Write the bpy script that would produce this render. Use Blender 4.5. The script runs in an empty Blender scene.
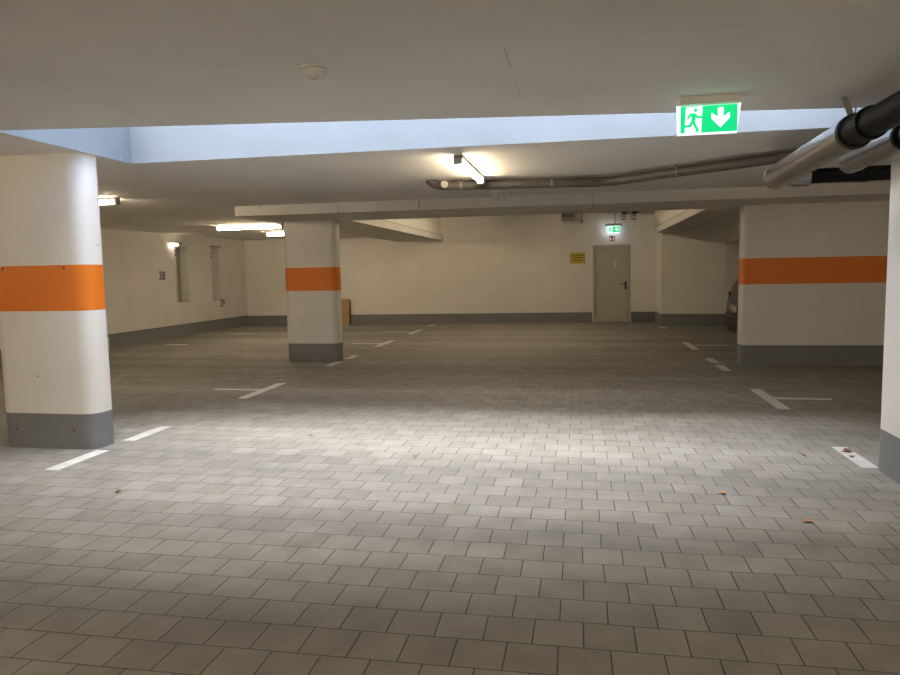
import bpy, bmesh, math, random
from mathutils import Vector, Matrix
random.seed(7)
sc = bpy.context.scene
COL = sc.collection
R = math.radians

# ------------------------------------------------------------------ helpers
class MB:
    """collects shapes into one bmesh"""
    def __init__(s): s.bm = bmesh.new(); s.mi = 0
    def _f(s, vs):
        try:
            f = s.bm.faces.new(vs); f.material_index = s.mi; return f
        except ValueError: return None
    def box(s, x0, x1, y0, y1, z0, z1, bev=0, seg=2):
        v = [s.bm.verts.new(p) for p in ((x0,y0,z0),(x1,y0,z0),(x1,y1,z0),(x0,y1,z0),(x0,y0,z1),(x1,y0,z1),(x1,y1,z1),(x0,y1,z1))]
        fs = [s._f([v[i] for i in q]) for q in ((3,2,1,0),(4,5,6,7),(0,1,5,4),(1,2,6,5),(2,3,7,6),(3,0,4,7))]
        if bev:
            es = set(e for f in fs for e in f.edges)
            r = bmesh.ops.bevel(s.bm, geom=list(es), offset=bev, segments=seg, profile=.5, affect='EDGES')
            for f in r['faces']: f.material_index = s.mi
        return s
    def prism(s, poly, z0, z1, axis='z'):
        def P(a, b, c):
            return (a, b, c) if axis == 'z' else ((a, c, b) if axis == 'y' else (c, a, b))
        lo = [s.bm.verts.new(P(x, y, z0)) for x, y in poly]; hi = [s.bm.verts.new(P(x, y, z1)) for x, y in poly]
        n = len(poly)
        s._f(lo[::-1]); s._f(hi)
        for i in range(n): s._f([lo[i], lo[(i+1)%n], hi[(i+1)%n], hi[i]])
        return s
    def tube(s, pts, r, n=20, cap=True):
        pts = [Vector(p) for p in pts]; rs = r if isinstance(r, (list, tuple)) else [r]*len(pts)
        rings = []; prev = None
        for i, p in enumerate(pts):
            t = (pts[min(i+1, len(pts)-1)] - pts[max(i-1, 0)])
            if t.length < 1e-9: t = prev
            t = t.normalized(); prev = t
            a = Vector((0,0,1)) if abs(t.z) < .9 else Vector((1,0,0))
            u = t.cross(a).normalized(); w = t.cross(u).normalized()
            rings.append([s.bm.verts.new(p + (u*math.cos(2*math.pi*k/n) + w*math.sin(2*math.pi*k/n))*rs[i]) for k in range(n)])
        for A, B in zip(rings, rings[1:]):
            for k in range(n): s._f([A[k], A[(k+1)%n], B[(k+1)%n], B[k]])
        if cap: s._f(rings[0][::-1]); s._f(rings[-1])
        return s
    def lathe(s, prof, c=(0,0,0), n=32):
        rings = [[s.bm.verts.new((c[0]+r*math.cos(2*math.pi*k/n), c[1]+r*math.sin(2*math.pi*k/n), c[2]+z)) for k in range(n)] for r, z in prof]
        for A, B in zip(rings, rings[1:]):
            for k in range(n): s._f([A[k], A[(k+1)%n], B[(k+1)%n], B[k]])
        s._f(rings[0][::-1]); s._f(rings[-1]); return s
    def loft(s, rings, cap=True):
        rs = [[s.bm.verts.new(p) for p in ring] for ring in rings]; n = len(rs[0])
        for A, B in zip(rs, rs[1:]):
            for k in range(n): s._f([A[k], A[(k+1)%n], B[(k+1)%n], B[k]])
        if cap: s._f(rs[0][::-1]); s._f(rs[-1])
        return s

def obj(name, mb, mats, parent=None, smooth=False, loc=None, rotz=0):
    bmesh.ops.recalc_face_normals(mb.bm, faces=mb.bm.faces)
    me = bpy.data.meshes.new(name); mb.bm.to_mesh(me); mb.bm.free()
    for m in (mats if isinstance(mats, (list, tuple)) else [mats]): me.materials.append(m)
    if smooth:
        for p in me.polygons: p.use_smooth = True
        try: me.set_sharp_from_angle(angle=R(35))
        except Exception: pass
    o = bpy.data.objects.new(name, me); COL.objects.link(o)
    if parent: o.parent = parent
    if loc: o.location = loc
    o.rotation_euler.z = rotz
    return o
def tag(o, label=None, cat=None, group=None, kind=None):
    if label: o['label'] = label
    if cat: o['category'] = cat
    if group: o['group'] = group
    if kind: o['kind'] = kind
    return o
def empty(name, loc=(0,0,0), rotz=0):
    o = bpy.data.objects.new(name, None); COL.objects.link(o)
    o.location = loc; o.rotation_euler.z = rotz; o.empty_display_size = .1; return o
def copy_tree(o, parent=None):
    c = o.copy(); COL.objects.link(c)
    if parent: c.parent = parent
    for ch in list(o.children): copy_tree(ch, c)
    return c

# ------------------------------------------------------------------ materials
def mat(name, col, rough=.6, metal=0, emit=None, es=0, noise=None, bump=None, spec=.5):
    m = bpy.data.materials.new(name); m.use_nodes = True; nt = m.node_tree; b = nt.nodes['Principled BSDF']
    b.inputs['Base Color'].default_value = (*col, 1); b.inputs['Roughness'].default_value = rough; b.inputs['Metallic'].default_value = metal
    b.inputs['Specular IOR Level'].default_value = spec
    if emit: b.inputs['Emission Color'].default_value = (*emit, 1); b.inputs['Emission Strength'].default_value = es
    tc = nt.nodes.new('ShaderNodeTexCoord')
    n = nt.nodes.new('ShaderNodeTexNoise'); n.inputs['Scale'].default_value = (noise or (12, .06))[0]; n.inputs['Detail'].default_value = 5
    nt.links.new(tc.outputs['Object'], n.inputs['Vector'])
    amt = (noise or (12, .06))[1]
    mr = nt.nodes.new('ShaderNodeMapRange'); mr.inputs['From Min'].default_value = .3; mr.inputs['From Max'].default_value = .7
    mr.inputs['To Min'].default_value = 1-amt; mr.inputs['To Max'].default_value = 1+amt*.5
    nt.links.new(n.outputs['Fac'], mr.inputs['Value'])
    mx = nt.nodes.new('ShaderNodeMix'); mx.data_type = 'RGBA'; mx.blend_type = 'MULTIPLY'; mx.inputs['Factor'].default_value = 1
    mx.inputs['A'].default_value = (*col, 1); nt.links.new(mr.outputs['Result'], mx.inputs['B']); nt.links.new(mx.outputs['Result'], b.inputs['Base Color'])
    if bump:
        n2 = nt.nodes.new('ShaderNodeTexNoise'); n2.inputs['Scale'].default_value = bump[0]; n2.inputs['Detail'].default_value = 6
        nt.links.new(tc.outputs['Object'], n2.inputs['Vector'])
        bp = nt.nodes.new('ShaderNodeBump'); bp.inputs['Strength'].default_value = bump[1]; bp.inputs['Distance'].default_value = .01
        nt.links.new(n2.outputs['Fac'], bp.inputs['Height']); nt.links.new(bp.outputs['Normal'], b.inputs['Normal'])
    m['mix'] = mx.name
    return m
def add_pits(m, scale=5.0, keep=.35, size=.05, dark=.35):
    """sparse dark blow-holes as cast concrete has"""
    nt = m.node_tree; b = nt.nodes['Principled BSDF']; src = b.inputs['Base Color'].links[0].from_socket
    g = nt.nodes.new('ShaderNodeNewGeometry')
    v = nt.nodes.new('ShaderNodeTexVoronoi'); v.inputs['Scale'].default_value = scale; nt.links.new(g.outputs['Position'], v.inputs['Vector'])
    lt = nt.nodes.new('ShaderNodeMath'); lt.operation = 'LESS_THAN'; lt.inputs[1].default_value = size; nt.links.new(v.outputs['Distance'], lt.inputs[0])
    sp = nt.nodes.new('ShaderNodeSeparateColor'); nt.links.new(v.outputs['Color'], sp.inputs['Color'])
    k = nt.nodes.new('ShaderNodeMath'); k.operation = 'LESS_THAN'; k.inputs[1].default_value = keep; nt.links.new(sp.outputs[0], k.inputs[0])
    mu = nt.nodes.new('ShaderNodeMath'); mu.operation = 'MULTIPLY'; nt.links.new(lt.outputs[0], mu.inputs[0]); nt.links.new(k.outputs[0], mu.inputs[1])
    mx = nt.nodes.new('ShaderNodeMix'); mx.data_type = 'RGBA'; nt.links.new(mu.outputs[0], mx.inputs['Factor'])
    nt.links.new(src, mx.inputs['A']); mx.inputs['B'].default_value = (dark, dark*.95, dark*.88, 1)
    nt.links.new(mx.outputs['Result'], b.inputs['Base Color'])
def add_seams(m, axes, dark=.25):
    """thin broken formwork joints: axes = [(component, period, offset, width), ...]"""
    nt = m.node_tree; b = nt.nodes['Principled BSDF']
    g = nt.nodes.new('ShaderNodeNewGeometry'); sx = nt.nodes.new('ShaderNodeSeparateXYZ'); nt.links.new(g.outputs['Position'], sx.inputs[0])
    nz = nt.nodes.new('ShaderNodeTexNoise'); nz.inputs['Scale'].default_value = 2.2; nz.inputs['Detail'].default_value = 4; nt.links.new(g.outputs['Position'], nz.inputs['Vector'])
    for comp, per, off, w in axes:
        src = b.inputs['Base Color'].links[0].from_socket
        a = nt.nodes.new('ShaderNodeMath'); a.operation = 'SUBTRACT'; nt.links.new(sx.outputs[comp], a.inputs[0]); a.inputs[1].default_value = off - per/2
        w1 = nt.nodes.new('ShaderNodeMath'); w1.operation = 'FLOORED_MODULO'; nt.links.new(a.outputs[0], w1.inputs[0]); w1.inputs[1].default_value = per
        d = nt.nodes.new('ShaderNodeMath'); d.operation = 'SUBTRACT'; nt.links.new(w1.outputs[0], d.inputs[0]); d.inputs[1].default_value = per/2
        ab = nt.nodes.new('ShaderNodeMath'); ab.operation = 'ABSOLUTE'; nt.links.new(d.outputs[0], ab.inputs[0])
        lt = nt.nodes.new('ShaderNodeMath'); lt.operation = 'LESS_THAN'; lt.inputs[1].default_value = w; nt.links.new(ab.outputs[0], lt.inputs[0])
        mr = nt.nodes.new('ShaderNodeMapRange'); mr.inputs['From Min'].default_value = .5; mr.inputs['From Max'].default_value = .62; nt.links.new(nz.outputs['Fac'], mr.inputs['Value'])
        mu = nt.nodes.new('ShaderNodeMath'); mu.operation = 'MULTIPLY'; nt.links.new(lt.outputs[0], mu.inputs[0]); nt.links.new(mr.outputs['Result'], mu.inputs[1])
        mx = nt.nodes.new('ShaderNodeMix'); mx.data_type = 'RGBA'; nt.links.new(mu.outputs[0], mx.inputs['Factor']); nt.links.new(src, mx.inputs['A'])
        mx.inputs['B'].default_value = (dark, dark*.95, dark*.9, 1); nt.links.new(mx.outputs['Result'], b.inputs['Base Color'])

M = {}
M['wall'] = mat('white_wall_paint', (.76,.75,.72), .75, noise=(1.6,.05), bump=(60,.05)); add_pits(M['wall'], 1.1, .4, .018)
M['ceil'] = mat('white_ceiling_paint', (.80,.79,.765), .8, noise=(1.3,.06), bump=(45,.06)); add_pits(M['ceil'], 2.0, .3, .02)
add_seams(M['ceil'], [(1, 2.6, 3.38, .004), (0, 2.5, -.35, .003)], .55)
M['recessback'] = mat('grey_recess_back', (.33,.32,.30), .85, noise=(6,.12))  # darker grey for the back of each wall recess
M['shaft'] = mat('pale_blue_grey_shaft_paint', (.205,.238,.275), .8, noise=(2.2,.06), bump=(45,.06)); add_pits(M['shaft'], 2.4, .4, .03)
M['beam'] = mat('white_beam_paint', (.72,.71,.68), .8, noise=(2.0,.08), bump=(40,.08)); add_pits(M['beam'], 2.5, .35, .035)
add_seams(M['beam'], [(0, 1.25, .2, .008)], .22)
M['colwhite'] = mat('white_column_paint', (.68,.67,.65), .55, noise=(2.2,.05), bump=(35,.05)); add_pits(M['colwhite'], 5.5, .5, .05, .2)
M['orange'] = mat('orange_paint', (.70,.175,.009), .5, noise=(3,.05), bump=(35,.05))
M['grey'] = mat('grey_base_paint', (.172,.182,.192), .55, noise=(3,.08), bump=(35,.08))
M['plug'] = mat('dark_anchor_plug', (.10,.085,.07), .7)
M['line'] = mat('white_line_paint', (.60,.60,.585), .6, noise=(9,.18), bump=(80,.1))
M['black'] = mat('black_rubber', (.012,.012,.013), .55)
M['stencil'] = mat('black_stencil_paint', (.03,.03,.03), .7)
M['pipeblack'] = mat('black_plastic_pipe', (.010,.010,.011), .5, noise=(14,.25), spec=.15)
M['pipegrey'] = mat('grey_iron_pipe', (.075,.07,.062), .5, noise=(9,.25), bump=(30,.1))
M['silver'] = mat('aluminium_cladding', (.60,.60,.60), .27, 1.0, noise=(5,.08), bump=(7,.03))
M['steel'] = mat('galvanised_steel', (.26,.25,.23), .45, .6)
M['capgrey'] = mat('pale_grey_plastic', (.40,.39,.36), .5)
M['plastic'] = mat('white_plastic', (.72,.71,.68), .45)
M['greyplastic'] = mat('grey_plastic', (.28,.28,.27), .5)
M['tube'] = mat('lit_tube_diffuser', (.9,.87,.8), .4, emit=(1.0,.785,.52), es=76)
M['tubefill'] = mat('fill_tube_diffuser', (.9,.87,.8), .4, emit=(1.0,.79,.54), es=125)  # stronger glow for the added tubes that fill the near floor
M['tubedim'] = mat('small_lit_diffuser', (.9,.87,.8), .4, emit=(1.0,.84,.6), es=14)
M['tubeoff'] = mat('unlit_tube_diffuser', (.5,.49,.46), .35)
M['door'] = mat('grey_beige_door_paint', (.50,.49,.43), .5, noise=(2,.03))
M['doorframe'] = mat('door_frame_paint', (.46,.45,.40), .5)
M['paper'] = mat('paper_sheet', (.62,.62,.61), .8)
M['ink'] = mat('grey_print', (.30,.30,.31), .8)
M['yellow'] = mat('yellow_sign', (.50,.39,.045), .5)
M['signink'] = mat('black_print', (.06,.045,.012), .6)
M['red'] = mat('red_sign', (.20,.018,.014), .5)
M['white'] = mat('white_print', (.80,.79,.76), .6)
M['green_lit'] = mat('lit_green_panel', (.0,.45,.16), .4, emit=(.0,.70,.235), es=1.0)
M['white_lit'] = mat('lit_white_panel', (.85,.87,.9), .4, emit=(.86,.93,1.0), es=1.15)
M['green_far'] = mat('lit_green_panel_far', (.0,.45,.16), .4, emit=(.0,.70,.26), es=.9)
M['white_far'] = mat('lit_white_panel_far', (.85,.87,.9), .4, emit=(.75,.88,1.0), es=4.0)
M['white_farsym'] = mat('lit_white_symbol_far', (.85,.87,.9), .4, emit=(.75,.9,.95), es=.9)
M['board'] = mat('brown_board', (.40,.255,.115), .7, noise=(5,.12))
M['leaf'] = mat('dead_leaf', (.22,.10,.06), .7, noise=(40,.35))
M['leaf2'] = mat('orange_dead_leaf', (.42,.22,.11), .7, noise=(40,.3))
M['carpaint'] = mat('dark_car_paint', (.035,.033,.030), .28, .3)
M['carplastic'] = mat('black_bumper_plastic', (.02,.02,.02), .5)
M['glass'] = mat('dark_car_glass', (.015,.017,.018), .06)
M['plate'] = mat('licence_plate', (.34,.34,.32), .4)
M['lampred'] = mat('dark_tail_lamp', (.02,.006,.006), .08)
M['chrome'] = mat('chrome_trim', (.6,.6,.6), .2, 1.0)
M['kerb'] = mat('pale_concrete', (.62,.59,.53), .85, noise=(20,.15))

def floor_material():
    m = bpy.data.materials.new('concrete_pavers'); m.use_nodes = True; nt = m.node_tree; b = nt.nodes['Principled BSDF']; L = nt.links.new
    g = nt.nodes.new('ShaderNodeNewGeometry')
    # slight wander of the joints
    nw = nt.nodes.new('ShaderNodeTexNoise'); nw.inputs['Scale'].default_value = 1.7; nw.inputs['Detail'].default_value = 2; L(g.outputs['Position'], nw.inputs['Vector'])
    sub = nt.nodes.new('ShaderNodeVectorMath'); sub.operation = 'SUBTRACT'; L(nw.outputs['Color'], sub.inputs[0]); sub.inputs[1].default_value = (.5,.5,.5)
    scl = nt.nodes.new('ShaderNodeVectorMath'); scl.operation = 'SCALE'; scl.inputs['Scale'].default_value = .016; L(sub.outputs[0], scl.inputs[0])
    ad = nt.nodes.new('ShaderNodeVectorMath'); ad.operation = 'ADD'; L(g.outputs['Position'], ad.inputs[0]); L(scl.outputs[0], ad.inputs[1])
    mp = nt.nodes.new('ShaderNodeVectorMath'); mp.operation = 'SUBTRACT'; L(ad.outputs[0], mp.inputs[0])
    W = .2047
    mp.inputs[1].default_value = (.021 - 200*W, 2.888 - 14*W*2 - 200*W, 0)
    def brick(mortar, smooth):
        k = nt.nodes.new('ShaderNodeTexBrick'); L(mp.outputs[0], k.inputs['Vector'])
        k.offset = .5; k.offset_frequency = 2; k.squash = 1
        k.inputs['Scale'].default_value = 1; k.inputs['Brick Width'].default_value = W; k.inputs['Row Height'].default_value = W
        k.inputs['Mortar Size'].default_value = mortar; k.inputs['Mortar Smooth'].default_value = smooth
        k.inputs['Color1'].default_value = (.90,.895,.885,1); k.inputs['Color2'].default_value = (1.06,1.06,1.06,1); k.inputs['Mortar'].default_value = (.9,.9,.9,1)
        k.inputs['Bias'].default_value = 0
        return k
    k = brick(.0022, .15); kb = brick(.006, 1.0)
    base = nt.nodes.new('ShaderNodeRGB'); base.outputs[0].default_value = (.285,.275,.252,1)
    mul = nt.nodes.new('ShaderNodeMix'); mul.data_type = 'RGBA'; mul.blend_type = 'MULTIPLY'; mul.inputs['Factor'].default_value = 1
    L(base.outputs[0], mul.inputs['A']); L(k.outputs['Color'], mul.inputs['B'])
    # fine grain + blotches
    n1 = nt.nodes.new('ShaderNodeTexNoise'); n1.inputs['Scale'].default_value = 110; n1.inputs['Detail'].default_value = 4; L(g.outputs['Position'], n1.inputs['Vector'])
    n2 = nt.nodes.new('ShaderNodeTexNoise'); n2.inputs['Scale'].default_value = 5; n2.inputs['Detail'].default_value = 5; L(g.outputs['Position'], n2.inputs['Vector'])
    def rng(src, a, bb):
        r = nt.nodes.new('ShaderNodeMapRange'); r.inputs['From Min'].default_value = .3; r.inputs['From Max'].default_value = .7; r.inputs['To Min'].default_value = a; r.inputs['To Max'].default_value = bb
        L(src, r.inputs['Value']); return r.outputs['Result']
    m2 = nt.nodes.new('ShaderNodeMath'); m2.operation = 'MULTIPLY'; L(rng(n1.outputs['Fac'], .86, 1.1), m2.inputs[0]); L(rng(n2.outputs['Fac'], .86, 1.08), m2.inputs[1])
    # light and dark colour bands painting lamp reflections across the bays
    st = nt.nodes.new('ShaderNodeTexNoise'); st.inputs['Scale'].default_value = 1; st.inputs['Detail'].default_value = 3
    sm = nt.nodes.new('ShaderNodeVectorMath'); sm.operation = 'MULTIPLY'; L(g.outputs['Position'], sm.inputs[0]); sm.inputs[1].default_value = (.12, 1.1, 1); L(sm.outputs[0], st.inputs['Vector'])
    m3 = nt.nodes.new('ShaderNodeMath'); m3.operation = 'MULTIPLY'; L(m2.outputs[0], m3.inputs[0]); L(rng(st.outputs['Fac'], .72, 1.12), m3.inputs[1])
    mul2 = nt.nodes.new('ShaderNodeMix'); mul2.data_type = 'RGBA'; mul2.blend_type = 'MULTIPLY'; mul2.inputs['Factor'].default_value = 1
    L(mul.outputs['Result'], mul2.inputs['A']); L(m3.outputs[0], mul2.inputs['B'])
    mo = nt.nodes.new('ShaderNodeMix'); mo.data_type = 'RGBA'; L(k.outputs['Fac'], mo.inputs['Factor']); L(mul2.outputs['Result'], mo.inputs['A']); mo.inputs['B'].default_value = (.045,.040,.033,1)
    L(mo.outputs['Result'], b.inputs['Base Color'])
    b.inputs['Roughness'].default_value = .8; b.inputs['Specular IOR Level'].default_value = .25
    inv = nt.nodes.new('ShaderNodeMath'); inv.operation = 'MULTIPLY_ADD'; inv.inputs[1].default_value = -1; inv.inputs[2].default_value = 1; L(kb.outputs['Fac'], inv.inputs[0])
    h = nt.nodes.new('ShaderNodeMath'); h.operation = 'MULTIPLY_ADD'; h.inputs[1].default_value = .12; L(n1.outputs['Fac'], h.inputs[0]); L(inv.outputs[0], h.inputs[2])
    bp = nt.nodes.new('ShaderNodeBump'); bp.inputs['Strength'].default_value = .55; bp.inputs['Distance'].default_value = .006; L(h.outputs[0], bp.inputs['Height'])
    L(bp.outputs['Normal'], b.inputs['Normal'])
    return m
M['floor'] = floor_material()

# ------------------------------------------------------------------ dimensions (metres; camera at x=0, y=0)
C = 2.57            # ceiling
SOF = 2.42          # soffit of the dropped beams
XL, XR = -9.93, 8.0
YB = -9.0
S = .055            # the far wall runs slightly askew
def farY(x): return 20.24 + S*(x - .4)
FA = math.atan(S)
AX0, AX1 = -4.13, 2.20     # light well
AY1 = 6.0
VX0, VX1 = -3.87, 1.98     # raised bay behind the cross beam
VY0 = 11.62
VZ = 3.25
def nearY(x): return 4.42 + .147*(x + 4.13)

# ------------------------------------------------------------------ setting
f = MB(); f.box(XL-.6, XR+.3, YB-.3, 21.3, -.2, 0)
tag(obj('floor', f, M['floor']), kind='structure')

T = .26
ce = MB()
def slab(poly, z0=C, z1=C+T): ce.prism(poly, z0, z1)
slab([(XL-.5,YB-.2),(XR+.2,YB-.2),(XR+.2,nearY(AX1)),(AX1,nearY(AX1)),(AX0,nearY(AX0)),(XL-.5,nearY(AX0))])
slab([(XL-.5,nearY(AX0)),(AX0,nearY(AX0)),(AX0,AY1),(XL-.5,AY1)])
slab([(AX1,nearY(AX1)),(XR+.2,nearY(AX1)),(XR+.2,AY1),(AX1,AY1)])
slab([(XL-.5,AY1),(XR+.2,AY1),(XR+.2,VY0),(XL-.5,VY0)])
slab([(XL-.5,VY0),(VX0-.07,VY0),(VX0-.07,21.0),(XL-.5,21.0)])
slab([(VX1+.07,VY0),(XR+.2,VY0),(XR+.2,21.0),(VX1+.07,21.0)])
ce_o = tag(obj('ceiling', ce, M['ceil']), kind='structure')
cr = MB(); cr.prism([(VX0-.4,VY0-.3),(VX1+.4,VY0-.3),(VX1+.4,21.0),(VX0-.4,21.0)], VZ, VZ+.2); tag(obj('ceiling_raised_bay', cr, M['ceil']), kind='structure')
# walls of the raised bay (above the slab)
rb = MB()
rb.box(VX0-.25, VX0-.07, VY0, 20.9, C+T, VZ); rb.box(VX1+.07, VX1+.25, VY0, 20.9, C+T, VZ); rb.box(VX0-.25, VX1+.25, VY0-.22, VY0, C+T, VZ)
tag(obj('wall_raised_bay', rb, M['beam']), kind='structure')
# light shaft rising to the open air
ZT = 3.5
ls = MB()
ls.box(AX0-.25, AX0, nearY(AX0)-.25, AY1+.25, C+T, ZT)
ls.box(AX0, AX1, AY1, AY1+.25, C+T, ZT)
ls.box(AX1, AX1+.25, nearY(AX1)-.25, AY1+.25, C+T, ZT)
# painted slab edges of the opening
ls.box(AX0-.004, AX0+.004, nearY(AX0)+.02, AY1, C+.0005, C+T+.01); ls.box(AX0, AX1, AY1-.004, AY1+.004, C+.0005, C+T+.01); ls.box(AX1-.004, AX1+.004, nearY(AX1)+.02, AY1, C+.0005, C+T+.01)
tag(obj('wall_light_well', ls, M['shaft']), kind='structure')

# left wall with two recesses
wl = MB()
N1 = (15.93, 16.55, .86, 2.26); N2 = (17.66, 18.12, .85, 2.24)
for a, b in ((YB-.2, N1[0]), (N1[1], N2[0]), (N2[1], 20.9)): wl.box(XL-.5, XL, a, b, 0, C)
for n in (N1, N2):
    wl.box(XL-.5, XL, n[0], n[1], 0, n[2]); wl.box(XL-.5, XL, n[0], n[1], n[3], C)
    rc_ = MB(); rc_.box(XL-.5, XL-.24, n[0], n[1], n[2], n[3]); tag(obj('wall_left_recess', rc_, M['recessback']), kind='structure')
tag(obj('wall_left', wl, M['wall']), kind='structure')
wr = MB(); wr.box(XR, XR+.2, YB-.2, 20.9, 0, C); tag(obj('wall_right', wr, M['wall']), kind='structure')
wb = MB(); wb.box(XL-.5, XR+.2, YB-.2, YB, 0, C); tag(obj('wall_back', wb, M['wall']), kind='structure')
DX0, DX1, DZ = .40, 1.445, 2.19
wf = MB()
def fw(x0, x1, z0, z1): wf.prism([(x0,farY(x0)),(x1,farY(x1)),(x1,farY(x1)+.3),(x0,farY(x0)+.3)], z0, z1)
fw(XL-.5, DX0, 0, C+T); fw(VX0-.2, DX0, C+T, VZ); fw(DX0, DX1, DZ, VZ); fw(DX1, VX1+.2, 0, VZ); fw(VX1+.2, XR+.2, 0, C+T)
wf.prism([(DX0,farY(DX0)+.16),(DX1,farY(DX1)+.16),(DX1,farY(DX1)+.3),(DX0,farY(DX0)+.3)], 0, DZ)
tag(obj('wall_far', wf, M['wall']), kind='structure')
st = MB(); st.prism([(1.70,farY(1.70)-.10),(2.16,farY(2.16)-.10),(2.16,farY(2.16)+.02),(1.70,farY(1.70)+.02)], 0, VZ)
tag(obj('wall_far_step', st, M['wall']), kind='structure')
PX0, PX1 = 2.12, 3.68
PYF = lambda x: 18.91 - .15*(x-PX0)
pw = MB(); pw.prism([(PX0,PYF(PX0)),(PX1,PYF(PX1)),(PX1+4.5,PYF(PX1)+.1),(PX1+4.5,20.9),(PX0,20.9)], 0, C+T)
tag(obj('wall_far_pier', pw, M['wall']), kind='structure')
lt = MB(); lt.box(PX1, PX1+.24, VY0-.2, PYF(PX1), 2.13, C)
tag(obj('trim_lintel', lt, M['beam']), kind='structure')
# dropped beams
b = MB(); b.box(-5.22, XR, 10.08, VY0, SOF, C); tag(obj('ceiling_beam', b, M['beam']), kind='structure')
b = MB(); b.prism([(-5.22,VY0),(VX0,VY0),(VX0,farY(VX0)),(-5.22,farY(-5.22))], SOF, C); tag(obj('ceiling_beam', b, M['beam']), kind='structure')
b = MB(); b.box(VX1, 2.70, VY0, PYF(2.7), SOF, C); tag(obj('ceiling_beam', b, M['beam']), kind='structure')
j = MB(); j.box(VX0-.01, VX0+.002, VY0+.01, 19.9, C-.006, C+.003); j.box(VX1-.002, VX1+.01, VY0+.01, 18.8, C-.006, C+.003)
tag(obj('trim_joint', j, M['plug']), kind='structure')
# grey painted bases of the walls
BH = .305; e = .006
bl = MB(); bl.box(XL, XL+e, YB, farY(XL), 0, BH); tag(obj('baseboard_left', bl, M['grey']), kind='structure')
bf = MB()
def fb(mb, x0, x1, off=0, h=.29): mb.prism([(x0,farY(x0)-off-e),(x1,farY(x1)-off-e),(x1,farY(x1)-off),(x0,farY(x0)-off)], 0, h)
fb(bf, XL+e, DX0-.02); fb(bf, DX1+.02, 1.70); fb(bf, 1.70-e, PX0, .10); bf.box(1.70-e, 1.70, farY(1.7)-.10, farY(1.7), 0, .29)
tag(obj('baseboard_far', bf, M['grey']), kind='structure')
bp_ = MB(); bp_.prism([(PX0,PYF(PX0)-e),(PX1,PYF(PX1)-e),(PX1,PYF(PX1)),(PX0,PYF(PX0))], 0, .315); bp_.box(PX0-e, PX0, PYF(PX0)-e, farY(PX0)-.1, 0, .315)
bp_.prism([(PX1,PYF(PX1)-e),(PX1+4.3,PYF(PX1)+.09),(PX1+4.3,PYF(PX1)+.1),(PX1,PYF(PX1))], 0, .315)
tag(obj('baseboard_pier', bp_, M['grey']), kind='structure')

# ------------------------------------------------------------------ columns with orange band and grey base
def rrect(x0, x1, y0, y1, r, n=10):
    pts = []
    for cx, cy, a0 in ((x1-r,y0+r,-90),(x1-r,y1-r,0),(x0+r,y1-r,90),(x0+r,y0+r,180)):
        for k in range(n+1):
            a = R(a0 + 90*k/n); pts.append((cx+r*math.cos(a), cy+r*math.sin(a)))
    return pts
def column(label, x0, x1, y0, y1, r, top, cat='column', zs=(.312, 1.225, 1.625), band=True):
    cx, cy = (x0+x1)/2, (y0+y1)/2
    root = empty('concrete_column' if cat == 'column' else 'concrete_wall_pier', (cx, cy, 0))
    tag(root, label, cat, 'white concrete columns' if cat == 'column' else None, 'structure')
    poly = rrect(x0-cx, x1-cx, y0-cy, y1-cy, r)
    w = MB(); w.prism(poly, zs[0], zs[1] if band else top)
    if band: w.prism(poly, zs[2], top)
    obj('shaft', w, M['colwhite'], root, True)
    w = MB(); w.prism(poly, zs[1], zs[2]) if band else None
    if band: tag(obj('painted_band', w, M['orange'], root, True), 'orange painted band')
    w = MB(); w.prism(poly, 0, zs[0]); tag(obj('painted_base', w, M['grey'], root, True), 'grey painted base')
    return root
lc = column('large white column beside the light well, orange band, bay lines at its foot', -5.135, -4.165, 5.32, 5.64, .13, C, zs=(.316,1.226,1.623))
mc = column('white column under the dropped beam, brown board behind it, orange band', -5.03, -4.07, 11.35, 11.68, .12, SOF)
rc = column('white column cut off by the photo edge under the insulated pipes, daylit', 2.16, 3.06, 5.0, 5.49, .05, C, band=False)
bk = column('wide white wall pier with orange band hiding the dark car', 2.445, 5.8, 11.17, 11.5, .045, SOF, 'wall pier', (.312, 1.235, 1.626))
# small round formwork anchor plugs
for root, pts in ((lc, ((-.31,.17),(.27,.17),(-.33,1.60),(.28,1.60))),):
    for x, z in pts:
        p = MB(); p.tube([(x,-.163,z),(x,-.158,z)], .013, 14); p.tube([(x,-.1645,z),(x,-.160,z)], .007, 10)
        obj('anchor_plug', p, M['plug'], root, True)

# ------------------------------------------------------------------ painted bay lines
def line_obj(label, boxes):
    x0 = sum((b[0]+b[1])/2 for b in boxes)/len(boxes); y0 = sum((b[2]+b[3])/2 for b in boxes)/len(boxes)
    m = MB()
    for i, (a, b_, c, d) in enumerate(boxes): m.box(a-x0, b_-x0, c-y0, d-y0, 0, .002)
    tag(obj('bay_line', m, M['line'], loc=(x0, y0, 0)), label, 'parking line', 'white painted bay lines')
LX0, LX1 = -4.165, -4.04
line_obj('white floor dash at the foot of the large daylit column, nearer one', [(LX0, LX1, 4.70, 5.315)])
line_obj('white floor dash just behind the large daylit column', [(LX0, LX1, 5.66, 6.26)])
def tee(label, x0, x1, ya, yb, yc, xe):
    w = .05
    if xe < x0: line_obj(label, [(x0, x1, ya, yb), (xe, x0, yc-w, yc+w)])
    else: line_obj(label, [(x0, x1, ya, yb), (x1, xe, yc-w, yc+w)])
tee('white T-shaped bay mark between the two free-standing columns', LX0+.03, LX1+.03, 7.83, 9.02, 8.45, -4.78)
line_obj('white floor dash in front of the column under the beam', [(LX0+.05, LX1+.05, 10.78, 11.33)])
line_obj('white floor dash just behind the column under the beam', [(LX0+.06, LX1+.06, 11.70, 12.22)])
tee('white T-shaped bay mark, second behind the column under the beam', LX0, LX1, 13.75, 15.0, 14.34, -4.84)
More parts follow.
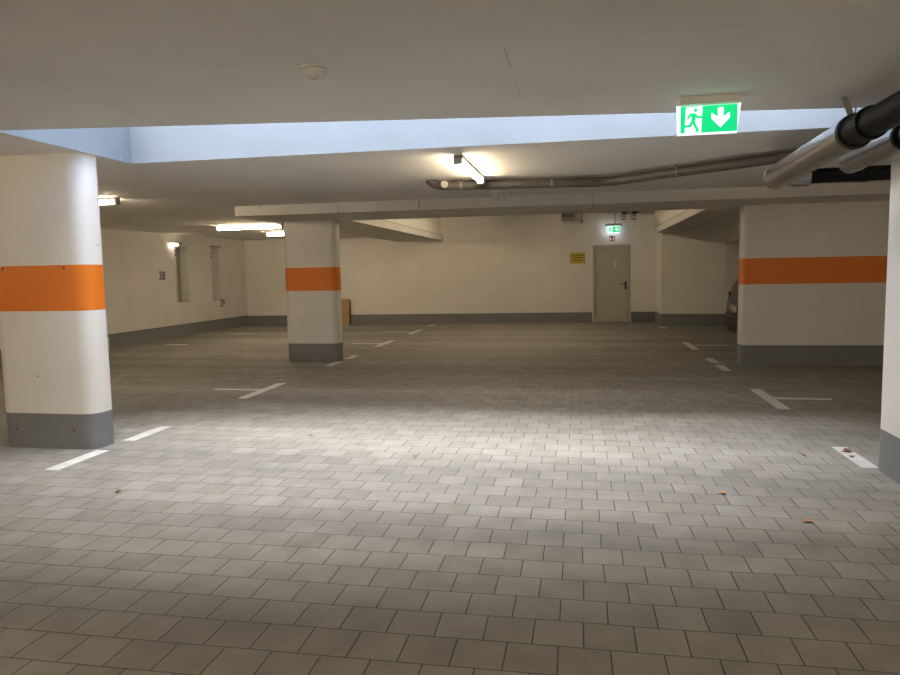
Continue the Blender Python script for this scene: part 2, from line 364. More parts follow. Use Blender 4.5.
tee('white T-shaped bay mark, third behind the column under the beam', LX0, LX1, 16.6, 17.85, 17.18, -4.86)
line_obj('white floor dash closest to the far wall on the column row', [(LX0, LX1, 19.0, 19.6)])
RX0, RX1 = 2.06, 2.185
line_obj('white floor dash with a dead leaf on it beside the cut-off column', [(RX0, RX1, 5.50, 6.13)])
tee('white T-shaped bay mark in front of the wide wall pier', RX0+.01, RX1+.01, 7.73, 8.99, 8.36, 2.80)
line_obj('white floor dash beside the wide wall pier, nearer of two', [(RX0, RX1, 10.55, 11.18)])
line_obj('white floor dash beside the wide wall pier, farther of two', [(RX0, RX1, 11.44, 12.05)])
tee('white T-shaped bay mark in front of the dark car', RX0, RX1, 13.31, 14.66, 14.06, 2.85)
line_obj('short white floor dash at the foot of the far wall pier', [(RX0, RX1, 18.0, 18.6)])
def far_line(x0, x1, y0, y1, label): line_obj(label, [(x0, x1, y0, y1)])
far_line(-9.0, -8.4, 16.75, 16.90, 'white floor dash in the far corner bay, farther of two')
far_line(-9.1, -8.55, 14.0, 14.12, 'white floor dash in the far corner bay, nearer of two')

# ------------------------------------------------------------------ strip lights
def strip_light(label, loc, rotz, L=1.52, lit=True, drop=True, group='tube lights on the ceiling'):
    """batten along local x, hung from loc (ceiling point)"""
    root = empty('ceiling_strip_light', loc, rotz); tag(root, label, 'strip light', group)
    h = MB(); h.box(-L/2, L/2, -.034, .034, -.030, 0, .006); obj('housing', h, M['plastic'], root)
    d = MB(); d.tube([(-L/2+.04, 0, -.058), (L/2-.04, 0, -.058)], .027, 16); obj('diffuser', d, M['tubefill'] if 'viewer' in label and 'light well' not in label else M['tube'] if lit else M['tubeoff'], root, True)
    for s in (-1, 1):
        c = MB(); c.box(min(s*L/2, s*(L/2-.04)), max(s*L/2, s*(L/2-.04)), -.042, .042, -.092, -.003, .012); obj('end_cap', c, M['greyplastic'], root)
    return root
LZ = C
strip_light('glowing tube light on the ceiling above the long grey pipe', (-1.08, 7.10, LZ), R(90))
strip_light('glowing tube light partly hidden by the large daylit column', (-6.78, 8.42, LZ), R(0))
strip_light('long glowing tube light left of the column under the beam', (-6.86, 13.85, LZ), R(0))
strip_light('glowing tube light half hidden behind the column under the beam', (-6.92, 16.4, LZ), R(0))
# out-of-sight lamps: three in the raised bay, then added ones around the viewer
strip_light('glowing tube light high in the raised bay, closer to the beam', (-1.75, 13.2, VZ), R(90), group='tube lights out of sight')
strip_light('glowing tube light high in the raised bay, closer to the far wall', (-1.75, 17.5, VZ), R(90), group='tube lights out of sight')
strip_light('glowing tube light high in the raised bay, middle of three', (-1.75, 15.4, VZ), R(90), group='tube lights out of sight')
strip_light('added tube light over the bay left of the light well, high beside the viewer', (-6.86, 2.7, LZ), R(0), group='tube lights out of sight')  # unseen tubes added from here on to brighten the near floor and ceiling
strip_light('added tube light over the bay right of the light well, beside the viewer', (5.4, 2.7, LZ), R(0), group='tube lights out of sight')
strip_light('added tube light over the aisle behind the viewer', (-1.08, -.75, LZ), R(90), group='tube lights out of sight')
strip_light('added tube light over the bay edge beside the viewer', (-3.6, -.4, LZ), R(90), group='tube lights out of sight')
strip_light('added tube light over the aisle, farther behind the viewer', (-1.08, -4.6, LZ), R(90), group='tube lights out of sight')
strip_light('added tube light over the aisle edge beside the viewer', (2.4, -.75, LZ), R(90), group='tube lights out of sight')
strip_light('added tube light over the bays behind the viewer', (-6.86, -1.4, LZ), R(0), group='tube lights out of sight')
strip_light('added tube light over the bays on the other side behind the viewer', (5.4, -1.6, LZ), R(0), group='tube lights out of sight')

def wall_lamp(label, y, z, lit):
    root = empty('wall_lamp', (XL, y, z)); tag(root, label, 'wall lamp', 'small lamps over the wall recesses')
    h = MB(); h.box(0, .045, -.28, .28, .01, .045, .005); obj('bracket', h, M['greyplastic'], root)
    d = MB(); d.box(.0, .075, -.27, .03, -.04, .012, .012); obj('diffuser', d, M['tubedim'] if lit else M['tubeoff'], root)
wall_lamp('small lit lamp over the first recess of the side wall', 15.98, 2.325, True)
wall_lamp('small unlit lamp over the second recess of the side wall', 17.92, 2.30, False)
# pipes standing in the recesses
def recess_pipe(label, x, y, z0, z1, r):
    root = empty('drain_pipe', (x, y, z0)); tag(root, label, 'pipe', 'downpipes in the wall recesses')
    p = MB(); p.tube([(0,0,0),(0,0,z1-z0)], r, 18); obj('pipe_body', p, M['plastic'], root, True)
    for z in (z1-z0-.10, z1-z0-.20):
        k = MB(); k.tube([(0,0,z-.035),(0,0,z+.035)], r+.012, 18); obj('pipe_clamp', k, M['greyplastic'], root, True)
recess_pipe('downpipe in the wall recess beside the number 38', XL-.10, 16.06, .861, 2.258, .05)
recess_pipe('downpipe in the wall recess above the number 39', XL-.10, 17.79, .851, 2.238, .05)

# ------------------------------------------------------------------ stencilled numbers
def text_mesh(body, size, name, m, parent=None, ext=.0008, bold=0):
    cu = bpy.data.curves.new(name, 'FONT'); cu.body = body; cu.size = size; cu.align_x = 'CENTER'; cu.align_y = 'CENTER'; cu.extrude = ext; cu.offset = bold
    t = bpy.data.objects.new(name, cu); COL.objects.link(t)
    dg = bpy.context.evaluated_depsgraph_get(); me = bpy.data.meshes.new_from_object(t.evaluated_get(dg))
    bpy.data.objects.remove(t); me.materials.clear(); me.materials.append(m)
    o = bpy.data.objects.new(name, me); COL.objects.link(o)
    if parent: o.parent = parent
    return o
for body, y, z, lab in (('38', 15.355, 1.532, 'black stencilled number 38 on the side wall'), ('39', 18.19, .735, 'black stencilled number 39 low on the side wall')):
    o = text_mesh(body, .29, 'bay_number', M['stencil'], None, bold=.0055); o.location = (XL+.0007, y, z); o.rotation_euler = (R(90), 0, R(90)); o.scale = (.92, 1, 1)
    tag(o, lab, 'number', 'stencilled bay numbers')

# ------------------------------------------------------------------ door and things on the far wall
def onwall(name, x, z, off=0): return empty(name, (x, farY(x)-off, z), FA)
dw = DX1-DX0
d = onwall('door_1', (DX0+DX1)/2, 0); tag(d, 'grey steel fire door in the far wall under the lit exit sign', 'door', None, 'structure')
h = dw/2
fr = MB(); fr.box(-h, -h+.07, -.02, .10, 0, DZ, .004); fr.box(h-.07, h, -.02, .10, 0, DZ, .004); fr.box(-h+.07, h-.07, -.02, .10, DZ-.07, DZ, .004)
obj('door_frame', fr, M['doorframe'], d)
lf = MB(); lf.box(-h+.072, h-.072, .035, .085, .012, DZ-.072, .003); leaf = obj('door_leaf', lf, M['door'], d)
hd = MB(); hd.box(h-.155, h-.105, .022, .036, .93, 1.15, .006); hd.tube([(h-.13,.024,1.09),(h-.13,-.025,1.09),(h-.15,-.035,1.09),(h-.27,-.035,1.088)], .011, 12)
tag(obj('door_handle', hd, M['black'], leaf, True), 'black lever handle on its plate')
for z in (.35, 1.75):
    hg = MB(); hg.tube([(-h+.078,.022,z),(-h+.078,.022,z+.12)], .01, 12); obj('hinge', hg, M['steel'], d, True)
p = onwall('paper_notice', .957, 1.655, -.032); tag(p, 'paper notice taped on the grey fire door', 'notice')
q = MB(); q.box(-.10, .105, -.003, 0, -.125, .115); obj('sheet', q, M['paper'], p)
q = MB()
for k in range(6): q.box(-.085, .02-.01*(k%3), -.0045, -.002, .085-.035*k, .10-.035*k)
q.box(-.085, -.03, -.0045, -.002, -.115, -.09); obj('print', q, M['ink'], p)
# yellow sign
p = onwall('warning_sign', -.024, 1.831); tag(p, 'yellow sign with black text on the far wall beside the door', 'sign')
q = MB(); q.box(-.215, .215, -.006, 0, -.153, .153, .002); obj('sign_plate', q, M['yellow'], p)
q = MB()
for z, hh, words in ((.082, .024, ((-.17,-.055),(-.035,.17))), (.022, .026, ((-.14,-.105),(-.09,.145))), (-.03, .012, ((-.11,-.02),(-.005,.10))), (-.068, .022, ((-.15,-.02),(-.005,.145)))):
    for a, b2 in words:
        x = a
        while x < b2 - .008:
            w = random.uniform(.012, .02); q.box(x, min(x+w+.001, b2), -.0075, -.005, z-hh/2*random.uniform(.75,1), z+hh/2*random.uniform(.75,1)); x += w + .0035
obj('lettering', q, M['signink'], p)
for x in (-.2, .2):
    for z in (-.138, .138):
        q = MB(); q.tube([(x,-.009,z),(x,-.004,z)], .007, 10); obj('screw', q, M['steel'], p)
# fire extinguisher sign
p = onwall('fire_extinguisher_sign', .933, 2.366); tag(p, 'small red fire extinguisher sign between the lit exit sign and the door', 'sign')
q = MB(); q.box(-.08, .08, -.005, 0, -.072, .072, .0015); obj('sign_plate', q, M['red'], p)
q = MB()
q.prism([(.03,-.052),(.06,-.052),(.06,.02),(.052,.034),(.038,.034),(.03,.02)], -.0065, -.0045, 'y'); q.box(.034, .056, -.0065, -.0045, .038, .048); q.prism([(.03,.044),(.016,.02),(.014,-.03),(.020,-.03),(.022,.018),(.034,.04)], -.0065, -.0045, 'y')
q.prism([(-.066,-.05),(-.026,-.05),(-.018,-.03),(-.022,-.005),(-.03,.012),(-.033,-.008),(-.042,.022),(-.04,.05),(-.056,.028),(-.064,.0),(-.06,-.012),(-.072,-.028)], -.0065, -.0045, 'y')
obj('pictogram', q, M['white'], p)
# firestop labels + pipe ends
for x, lab in ((1.243, 'one'), (1.521, 'two')):
    p = onwall('firestop_label', x, 2.936); tag(p, 'small red and white label under the dark pipe end %s the wall step' % ('farther from' if lab == 'one' else 'beside'), 'label', 'red labels high on the far wall')
    q = MB(); q.box(-.068, .068, -.004, 0, -.06, .06); obj('label_plate', q, M['red'], p)
    q = MB(); q.box(-.056, .056, -.0055, -.0035, -.028, .03); obj('label_field', q, M['kerb'], p)
    pe = onwall('pipe_end', x+.01, 3.09); tag(pe, 'dark insulated pipe entering the wall above the label %s the wall step' % ('farther from' if lab == 'one' else 'beside'), 'pipe', 'dark pipes entering the far wall')
    q = MB(); q.tube([(0,-1.2,0),(0,-.005,0)], .068, 20); obj('pipe_body', q, M['pipeblack'], pe, True)
    q = MB(); q.tube([(0,-.10,0),(0,-.06,0)], .078, 20); obj('pipe_collar', q, M['steel'], pe, True)
# cable tray along the top of the far wall
p = onwall('cable_tray', 1.0, 3.105); tag(p, 'dark cable tray running along the top of the far wall', 'cable tray')
q = MB(); q.box(-.66, .15, -.16, -.02, -.008, .0); q.box(-.66, .15, -.165, -.158, -.008, .05); q.box(-.66, .15, -.022, -.015, -.008, .05); obj('tray', q, M['greyplastic'], p)
for k in range(4):
    q = MB(); yy = -.14+.033*k; q.tube([(-.68+.17*i, yy, -.004+.012*((i*7+k*3)%5-2)/2+.012) for i in range(6)], .012, 8); obj('cable', q, M['black'], p, True)
# metal box
p = onwall('junction_box', -.31, 2.90, .004); tag(p, 'grey metal box mounted high on the far wall under the beam', 'box')
q = MB(); q.box(-.17, .19, -.30, 0, 0, .20, .008); obj('box_body', q, M['greyplastic'], p)
q = MB(); q.box(-.165, .185, -.306, -.298, .07, .19, .004); obj('box_lid', q, M['pipegrey'], p)
for x, z in ((-.22, .10), (-.185, .03)):
    q = MB(); q.tube([(x-.03,-.2,z),(x+.05,-.2,z)], .045, 16); obj('cable_gland', q, M['plastic'], p, True)
q = MB(); q.tube([(-.10,-.16,.005),(-.10,-.16,-.06),(-.06,-.16,-.075)], .022, 12); obj('outlet', q, M['plastic'], p, True)
# hanging sensor
p = empty('gas_sensor', (.085, farY(.085)-.12, 2.86)); tag(p, 'small sensor hanging on a rod beside the grey metal box', 'sensor')
q = MB(); q.tube([(0,0,.05),(0,0,VZ-2.86)], .014, 10); obj('rod', q, M['steel'], p, True)
q = MB(); q.lathe([(.012,-.05),(.035,-.035),(.04,0),(.035,.04),(.016,.06)], n=20); obj('sensor_head', q, M['greyplastic'], p, True)

# ------------------------------------------------------------------ exit signs
def extr(mb, poly, y0, y1): mb.prism(poly, y0, y1, 'y')
def run_man(mb, ox, oz, s, y0, y1):
    sx, sz = s; P = lambda pts: [(ox+a*sx, oz+b_*sz) for a, b_ in pts]
    extr(mb, P([(.60+.10*math.cos(t*math.pi/8), .86+.075*math.sin(t*math.pi/8)) for t in range(16)]), y0, y1)      # head
    for pl in ([(.26,.74),(.56,.75),(.66,.68),(.58,.40),(.34,.38),(.38,.60),(.28,.62)],      # torso
               [(.26,.74),(.34,.64),(.20,.50),(.08,.55)],                                     # rear arm
               [(.56,.75),(.74,.63),(.97,.63),(.97,.54),(.70,.53),(.54,.62)],                 # front arm
               [(.36,.42),(.57,.42),(.64,.28),(.80,.09),(.66,.05),(.52,.22),(.42,.34)],       # front leg
               [(.64,.06),(.80,.09),(.80,.0),(.54,-.01)],                                    # foot
               [(.34,.44),(.46,.38),(.38,.20),(.02,.19),(-.06,.13),(-.17,.17),(-.06,.28),(.24,.29)]):   # rear leg
        extr(mb, P(pl), y0, y1)
root = empty('exit_sign', (.808, 4.72, C)); tag(root, 'large lit green exit sign with down arrow on the near ceiling', 'exit sign')
q = MB(); q.box(-.184, .184, -.055, .07, -.05, 0, .004); q.tube([(-.15,-.057,-.027),(-.15,-.053,-.027)], .012, 16); obj('housing', q, M['plastic'], root)
q = MB(); q.prism([(-.193,-.045),(.193,-.045),(.172,-.228),(-.186,-.228)], -.002, .022, 'y'); obj('panel', q, M['white_lit'], root)
q = MB(); q.box(-.170, .172, -.0045, -.0015, -.218, -.052); obj('green_field', q, M['green_lit'], root)
q = MB()
q.prism([(-.138,-.060),(-.038,-.056),(-.044,-.216),(-.144,-.216)], -.0065, -.004, 'y'); obj('door_symbol', q, M['white_lit'], root)
q = MB(); run_man(q, -.142, -.213, (.104,.156), -.0085, -.006); obj('running_figure', q, M['green_lit'], root)
q = MB(); q.prism([(.055,-.068),(.088,-.068),(.088,-.128),(.126,-.098),(.126,-.134),(.0715,-.192),(.017,-.134),(.017,-.098),(.055,-.128)], -.0065, -.004, 'y'); obj('arrow', q, M['white_lit'], root)

x0 = .958
root = empty('exit_sign', (x0, farY(x0)-.22, 2.60), FA); tag(root, 'small lit exit sign hanging above the grey fire door', 'exit sign')
q = MB(); q.box(-.22, .22, -.06, .05, .10, .165, .004); obj('housing', q, M['greyplastic'], root)
q = MB(); q.tube([(0.04,0,.165),(.04,0,VZ-2.60)], .012, 10); obj('rod', q, M['steel'], root, True)
q = MB(); q.box(-.175, .175, -.012, .012, -.085, .10, .003); obj('panel', q, M['white_far'], root)
q = MB(); q.box(-.172, .172, -.0145, -.0115, -.08, .094); obj('green_field', q, M['green_far'], root)
q = MB(); q.box(-.155, -.025, -.0165, -.0140, -.078, .085); obj('door_symbol', q, M['white_farsym'], root)
q = MB(); run_man(q, -.155, -.076, (.135,.165), -.0185, -.016); obj('running_figure', q, M['green_far'], root)
q = MB(); q.prism([(.03,.022),(.085,.022),(.062,.058),(.092,.058),(.145,.007),(.092,-.044),(.062,-.044),(.085,-.008),(.03,-.008)], -.0165, -.014, 'y'); obj('arrow', q, M['white_farsym'], root)

# ------------------------------------------------------------------ ceiling fittings
p = empty('smoke_detector', (-1.345, 3.52, C)); tag(p, 'round white detector on the near ceiling', 'detector')
q = MB(); q.lathe([(.066,0),(.066,-.012),(.060,-.016)], n=36); obj('base', q, M['plastic'], p, True)
q = MB(); q.lathe([(.058,-.016),(.066,-.020),(.066,-.034),(.056,-.042),(.03,-.046),(.01,-.047)], n=36); obj('cover', q, M['plastic'], p, True)
q = MB(); q.lathe([(.024,-.044),(.022,-.054),(.014,-.061),(.004,-.063)], n=24); obj('lens', q, M['tubeoff'], p, True)
p = empty('ceiling_motion_sensor', (-1.10, 9.45, C)); tag(p, 'small clear motion sensor on the ceiling in front of the beam', 'sensor')
q = MB(); q.lathe([(.075,0),(.075,-.03),(.06,-.04)], n=28); obj('base', q, M['plastic'], p, True)
q = MB(); q.lathe([(.058,-.04),(.06,-.07),(.045,-.10),(.02,-.115),(.004,-.118)], n=28); obj('lens', q, M['plastic'], p, True)
q = MB(); q.box(.04, .16, -.05, .05, -.02, 0, .003); obj('plate', q, M['plastic'], p)
p = empty('ceiling_cover_plate', (-1.08, 10.74, SOF)); tag(p, 'flat pale cover plate under the beam', 'plate')
q = MB(); q.box(-.16, .16, -.06, .06, -.012, 0, .003); obj('plate', q, M['plastic'], p)

# ------------------------------------------------------------------ pipes
def smoothpath(pts, n=8):
    pts = [Vector(p) for p in pts]; out = [pts[0]]
    for a, b2, c in zip(pts, pts[1:], pts[2:]):
        r = min(.5*(b2-a).length, .5*(c-b2).length, .14)
        s0 = b2 + (a-b2).normalized()*r; s1 = b2 + (c-b2).normalized()*r
        for i in range(n+1):
            t = i/n; out.append(s0*(1-t)**2 + b2*2*t*(1-t) + s1*t*t)
    out.append(pts[-1]); return out
# long grey pipe under the ceiling
p = empty('long_pipe', (-1.5, 7.5, 0)); tag(p, 'long thin grey pipe slung under the ceiling, angled at the middle', 'pipe')
K = 1.076
def lp(x, y, z): return (x*K+1.5, y*K-7.5, z)
path = [(-1.60,7.47,C+.02),(-1.53,7.49,2.52),(-1.43,7.49,2.505),(-.72,7.56,2.50),(.33,7.64,2.495),(.92,7.12,2.495),(1.68,6.52,2.50),(2.3,6.04,2.50)]
q = MB(); q.tube(smoothpath([lp(*a) for a in path]), .052, 18); obj('pipe_body', q, M['pipegrey'], p, True)
def hang(x, y, z, r=.06):
    k = MB(); k.tube([lp(x-.012,y,z),lp(x+.012,y,z)], r, 18); k.tube([lp(x,y,z+r-.01),lp(x,y,C)], .007, 8); obj('hanger', k, M['steel'], p, True)
hang(-1.24,7.51,2.503); hang(-.28,7.60,2.498); hang(.93,7.11,2.495); hang(1.86,6.38,2.50)
k = MB(); k.tube([lp(-1.41,7.40,2.51),lp(-1.41,7.46,2.51)], .04, 18); tag(obj('inspection_cap', k, M['capgrey'], p, True), 'pale grey inspection cap')
k = MB(); k.tube([lp(-.02,7.610,2.497),lp(.33-.1,7.634,2.4955)], .056, 18); obj('pipe_socket', k, M['pipegrey'], p, True)
# insulated drain: black pipe running into an aluminium jacket, turning to the side
p = empty('insulated_pipe', (1.70, 5.0, 0)); tag(p, 'large aluminium clad pipe with black end running below the ceiling', 'pipe', 'insulated pipes under the ceiling')
q = MB(); q.tube([(0,-3.4,2.36),(0,-.17,2.331)], .083, 28); obj('pipe_body', q, M['pipeblack'], p, True)
q = MB(); q.tube([(0,-.16,2.331),(0,1.62,2.276)], .102, 32)
q.tube(smoothpath([(0,1.56,2.278),(.0,1.68,2.276),(.10,1.68,2.276),(.16,1.68,2.278)], 6), .07, 24); obj('jacket', q, M['silver'], p, True)
for y, z in ((.70, 2.307), (1.60, 2.277)):
    q = MB(); q.tube([(0,y-.012,z),(0,y+.012,z)], .105, 32); obj('jacket_seam', q, M['silver'], p, True)
q = MB(); q.tube([(0,-.19,2.332),(0,-.145,2.331)], .110, 32); obj('rubber_collar', q, M['black'], p, True)
q = MB(); q.tube([(0,-.40,2.3335),(0,-.19,2.332)], .092, 32); q.tube([(0,-.44,2.334),(0,-.39,2.3335)], .099, 32); obj('socket', q, M['pipeblack'], p, True)
q = MB(); q.tube([(.15,1.68,2.278),(.29,1.69,2.279)], .082, 28); obj('cuff', q, M['silver'], p, True)
q = MB(); q.tube([(.28,1.69,2.285),(2.2,1.69,2.30)], .064, 24); q.tube([(.70,1.69,2.287),(.76,1.69,2.288)], .069, 24); obj('branch_pipe', q, M['pipeblack'], p, True)
k = MB(); k.prism([(-.01,C),(-.045,C),(.01,2.43),(.03,2.415),(.04,2.43)], -.06, -.035, 'y'); k.tube([(.045,-.07,C),(.035,-.05,2.42)], .005, 8); k.tube([(0,-.07,2.330),(0,-.03,2.330)], .097, 28); obj('hanger', k, M['steel'], p, True)
p2 = empty('insulated_pipe', (2.07, 5.1, 0)); tag(p2, 'smaller aluminium clad pipe next to the large one, nearer the cut-off column', 'pipe', 'insulated pipes under the ceiling')
q = MB(); q.tube([(0,-3.4,2.37),(0,-.07,2.320)], .066, 24); obj('pipe_body', q, M['pipeblack'], p2, True)
q = MB(); q.tube([(0,-.07,2.32),(0,.86,2.29)], .083, 28); obj('jacket', q, M['silver'], p2, True)
q = MB(); q.tube([(0,-.10,2.321),(0,-.06,2.32)], .090, 28); obj('rubber_collar', q, M['black'], p2, True)
for y in (.72, .84):
    q = MB(); q.tube([(0,y-.01,2.292),(0,y+.01,2.292)], .086, 28); obj('jacket_seam', q, M['silver'], p2, True)
k = MB(); k.box(-.10, -.05, -.05, .0, 2.40, C); k.tube([(0,-.19,2.323),(0,-.16,2.322)], .075, 24); k.box(-.10,.0,-.19,-.16,2.385,2.405); k.box(-.10,-.08,-.19,-.03,2.385,2.405); obj('hanger', k, M['steel'], p2, True)

# ------------------------------------------------------------------ board, kerb block, leaves
xb = -6.97
p = empty('brown_board', (xb, farY(xb)-.17, 0), FA); tag(p, 'brown board standing on the floor against the far wall behind the column', 'board')
q = MB(); q.box(-.35, .29, -.05, .05, 0, .77, .004); obj('panel', q, M['board'], p)
q = MB(); q.box(.27, .30, .05, .12, 0, .74, .003); obj('edge_shadow_strip', q, M['carplastic'], p)  # black strip standing in for the shadow along the board's right edge
q = MB(); q.box(-.06, .06, -.10, .10, 0, .27, .012); o = obj('kerb_block', q, M['kerb'], loc=(XL+.12, 12.96, 0)); tag(o, 'small pale block on the floor against the grey base of the side wall', 'block')
def dead_leaf(label, x, y, s, rz, m, z=0):
    s *= .8
    mb = MB(); n = 9; L1 = []; L2 = []; mid = []
    for i in range(n):
        t = i/(n-1); w = math.sin(math.pi*t**.8)*.42*(1+.25*math.sin(i*2.3)); cz = .10*math.sin(math.pi*t)+.10*t*t
        mid.append(mb.bm.verts.new((s*(t-.5), 0, s*(cz+.02)))); L1.append(mb.bm.verts.new((s*(t-.5), s*w, s*(cz+.02+.32*w)))); L2.append(mb.bm.verts.new((s*(t-.5), -s*w, s*(cz+.02+.25*w))))
    for i in range(n-1):
        mb._f([mid[i],mid[i+1],L1[i+1],L1[i]]); mb._f([mid[i+1],mid[i],L2[i],L2[i+1]])
    bmesh.ops.remove_doubles(mb.bm, verts=mb.bm.verts, dist=1e-5)
    r = bmesh.ops.extrude_face_region(mb.bm, geom=list(mb.bm.faces)); 
    for v in [g for g in r['geom'] if isinstance(g, bmesh.types.BMVert)]: v.co.z += .0016
    mb.tube([(-s*.5,0,s*.02),(-s*.72,s*.05,s*.015)], s*.018, 6)
    lo = min(v.co.z for v in mb.bm.verts)
    for v in mb.bm.verts: v.co.z -= lo
    o = obj('dead_leaf', mb, m, None, True, (x, y, z), rz); tag(o, label, 'leaf', 'dead leaves on the paving')
dead_leaf('brown dead leaf on the pavers in front of the large column', -3.19, 4.26, .055, .3, M['leaf'])
dead_leaf('larger dead leaf lying on the white dash by the cut-off column', 2.135, 5.97, .10, .2, M['leaf'], .002)
dead_leaf('smaller dead leaf lying on the white dash by the cut-off column', 2.10, 5.80, .06, 1.4, M['leaf'], .002)
dead_leaf('reddish dead leaf on the pavers beside the white dash with leaves', 1.757, 5.83, .06, 2.2, M['leaf2'])
dead_leaf('orange dead leaf on the pavers closest to the viewer', 1.326, 4.27, .075, .1, M['leaf2'])
dead_leaf('thin orange dead leaf lying in a joint of the bright pavers', .943, 4.75, .06, -.1, M['leaf2'])
dead_leaf('small dead leaf in the brightest part of the paving', -1.324, 5.45, .05, .8, M['leaf2'])
dead_leaf('small dead leaf on bright paving toward the T-mark between the columns', -2.46, 6.03, .05, .2, M['leaf'])
dead_leaf('small dead leaf beside the dash behind the large column', -4.36, 6.27, .055, .2, M['leaf'])

# ------------------------------------------------------------------ parked car (only its end shows past the wall pier)
car = empty('parked_car', (3.19, 15.58, 0)); tag(car, 'dark car parked in the bay behind the wide wall pier', 'car')
def sect(x, hw, zb, zbelt, ztop, hwt):
    pts = [(-hw*.86,zb),(-hw*.97,zb+.06),(-hw,zb+.22),(-hw,zbelt-.16),(-hw*.96,zbelt)]
    pts += [(-hwt,ztop-.09),(-hwt*.93,ztop-.03),(-hwt*.6,ztop)]
    pts = pts + [(-a, b_) for a, b_ in reversed(pts)]
    return [(x, a, b_) for a, b_ in pts]
rings = [sect(.055,.74,.34,.70,.80,.66), sect(.09,.80,.30,.92,.97,.70), sect(.15,.86,.26,.97,1.10,.66), sect(.30,.90,.23,.97,1.34,.62), sect(.50,.91,.22,.96,1.47,.60),
         sect(1.0,.91,.2,.95,1.52,.60), sect(1.8,.91,.2,.94,1.52,.60), sect(2.5,.91,.2,.93,1.42,.60), sect(3.0,.90,.2,.92,1.10,.66), sect(3.3,.89,.2,.90,.98,.72), sect(4.0,.84,.22,.80,.86,.66), sect(4.3,.70,.28,.60,.70,.58)]
q = MB(); q.loft(rings); body = obj('body', q, M['carpaint'], car, True)
q = MB()
def bsec(x, hw, z0, z1): return [(x,-hw,z0),(x,-hw,z1),(x,hw,z1),(x,hw,z0)]
q.loft([bsec(.10,.84,.24,.52), bsec(.035,.80,.22,.50), bsec(.0,.70,.24,.47), bsec(-.01,.5,.25,.46)]); q.box(.03,.14,-.56,.56,.11,.26,.04)
obj('bumper', q, M['carplastic'], car)
q = MB(); q.box(-.018,.02,-.66,.66,.455,.475,.005); obj('bumper_trim', q, M['chrome'], car)
q = MB(); q.prism([(-.56,1.04),(.56,1.04),(.52,1.36),(-.52,1.36)], 0, .02, 'x'); o = obj('hatch_window', q, M['glass'], car)
for v in o.data.vertices: v.co.x += .105 + (v.co.z-1.04)*.62
for s in (-1, 1):
    q = MB(); q.box(.062,.20, min(s*.46,s*.70), max(s*.46,s*.70), .80, .97, .03, 3); obj('tail_lamp', q, M['lampred'], car, True)
    q = MB(); q.tube([(.055,s*.58,.90),(.07,s*.58,.90)], .03, 18); obj('lamp_reflector', q, M['chrome'], car, True)
    q = MB(); q.box(.55,2.7, min(s*.88,s*.80), max(s*.88,s*.80), 1.0, 1.34, .02); o = obj('side_window', q, M['glass'], car)
    for v in o.data.vertices: v.co.y -= s*(v.co.z-1.0)*.62 - s*.02
    q = MB(); q.box(2.55,2.7, min(s*.9,s*1.06), max(s*.9,s*1.06), .95, 1.08, .03, 3); obj('wing_mirror', q, M['carpaint'], car, True)
    for x in (.80, 3.45):
        q = MB(); q.tube([(x, s*.70, .31),(x, s*.73, .31),(x, s*.88, .31),(x, s*.90, .31)], [.29,.31,.31,.29], 28); w = obj('wheel', q, M['black'], car, True)
        q = MB(); q.tube([(x, s*.895, .31),(x, s*.915, .31)], [.20,.19], 24); obj('wheel_rim', q, M['chrome'], w, True)
q = MB(); q.box(.045,.09,-.26,.26,.545,.67,.004); pl = obj('licence_plate', q, M['plate'], car)
q = MB(); q.box(.05,.10,-.34,.34,.675,.71,.005); obj('plate_trim', q, M['chrome'], car)
for yy in (-.35, .35):
    q = MB(); q.tube([(-.02,yy,.2),(.25,yy,.2)], .03, 14); obj('exhaust', q, M['steel'], car, True)

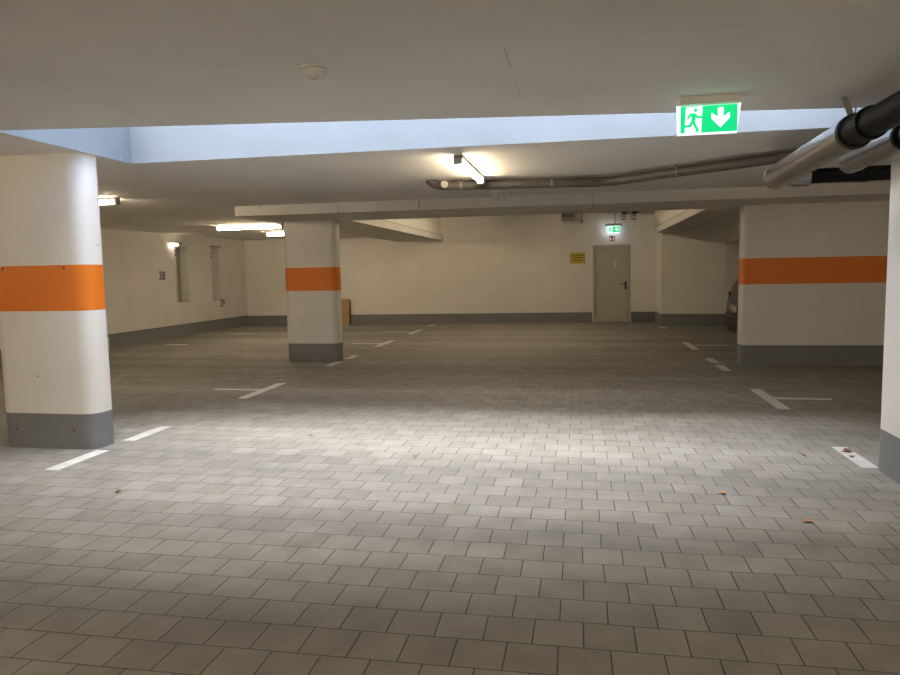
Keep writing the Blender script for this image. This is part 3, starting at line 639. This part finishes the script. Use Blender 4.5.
# ------------------------------------------------------------------ daylight
w = bpy.data.worlds.new('World'); sc.world = w; w.use_nodes = True; nt = w.node_tree; bg = nt.nodes['Background']
sky = nt.nodes.new('ShaderNodeTexSky'); sky.sky_type = 'NISHITA'; sky.sun_disc = False; sky.sun_elevation = R(42); sky.sun_rotation = R(180); sky.air_density = 1.0; sky.dust_density = 3.0; sky.ozone_density = 1.0
mixw = nt.nodes.new('ShaderNodeMix'); mixw.data_type = 'RGBA'; mixw.inputs['Factor'].default_value = .5; nt.links.new(sky.outputs[0], mixw.inputs['A']); mixw.inputs['B'].default_value = (3.6,4.9,7.2,1)
nt.links.new(mixw.outputs['Result'], bg.inputs['Color']); bg.inputs['Strength'].default_value = .55
pl_ = bpy.data.lights.new('sky_portal', 'AREA'); pl_.shape = 'RECTANGLE'; pl_.size = AX1-AX0+.3; pl_.size_y = 2.6
pl_.cycles.is_portal = True
po = bpy.data.objects.new('sky_portal', pl_); COL.objects.link(po); po.location = ((AX0+AX1)/2, 5.0, ZT+.05)

sn = bpy.data.lights.new('hazy_sun', 'SUN'); sn.energy = 19.5; sn.angle = R(74); sn.color = (1.0, .985, .955)
so = bpy.data.objects.new('hazy_sun', sn); COL.objects.link(so); so.location = (0, 2, 9)
so.rotation_euler = Vector((.10, -math.sin(R(3)), -math.cos(R(3)))).to_track_quat('-Z', 'Y').to_euler()

# ------------------------------------------------------------------ camera
yaw, pitch, roll = .18397, .09369, -.018188
F = Vector((-math.sin(yaw)*math.cos(pitch), math.cos(yaw)*math.cos(pitch), -math.sin(pitch)))
r0 = Vector((math.cos(yaw), math.sin(yaw), 0)); u0 = r0.cross(F)
Rr = r0*math.cos(roll) + u0*math.sin(roll); Uu = u0*math.cos(roll) - r0*math.sin(roll)
cam = bpy.data.cameras.new('camera'); cam.sensor_width = 36; cam.sensor_fit = 'HORIZONTAL'; cam.lens = 694.17/900*36; cam.clip_start = .05
co = bpy.data.objects.new('camera', cam); COL.objects.link(co)
mw = Matrix((( Rr.x, Uu.x, -F.x, 0), (Rr.y, Uu.y, -F.y, 0), (Rr.z, Uu.z, -F.z, 1.5), (0,0,0,1))); co.matrix_world = mw
sc.camera = co
vs = sc.view_settings; vs.view_transform = 'Standard'; vs.look = 'None'; vs.gamma = 1; vs.exposure = 0.0; vs.use_curve_mapping = False
sc.cycles.max_bounces = 14; sc.cycles.diffuse_bounces = 8; sc.cycles.glossy_bounces = 4
sc.cycles.sample_clamp_indirect = 6; sc.cycles.caustics_reflective = False; sc.cycles.caustics_refractive = False
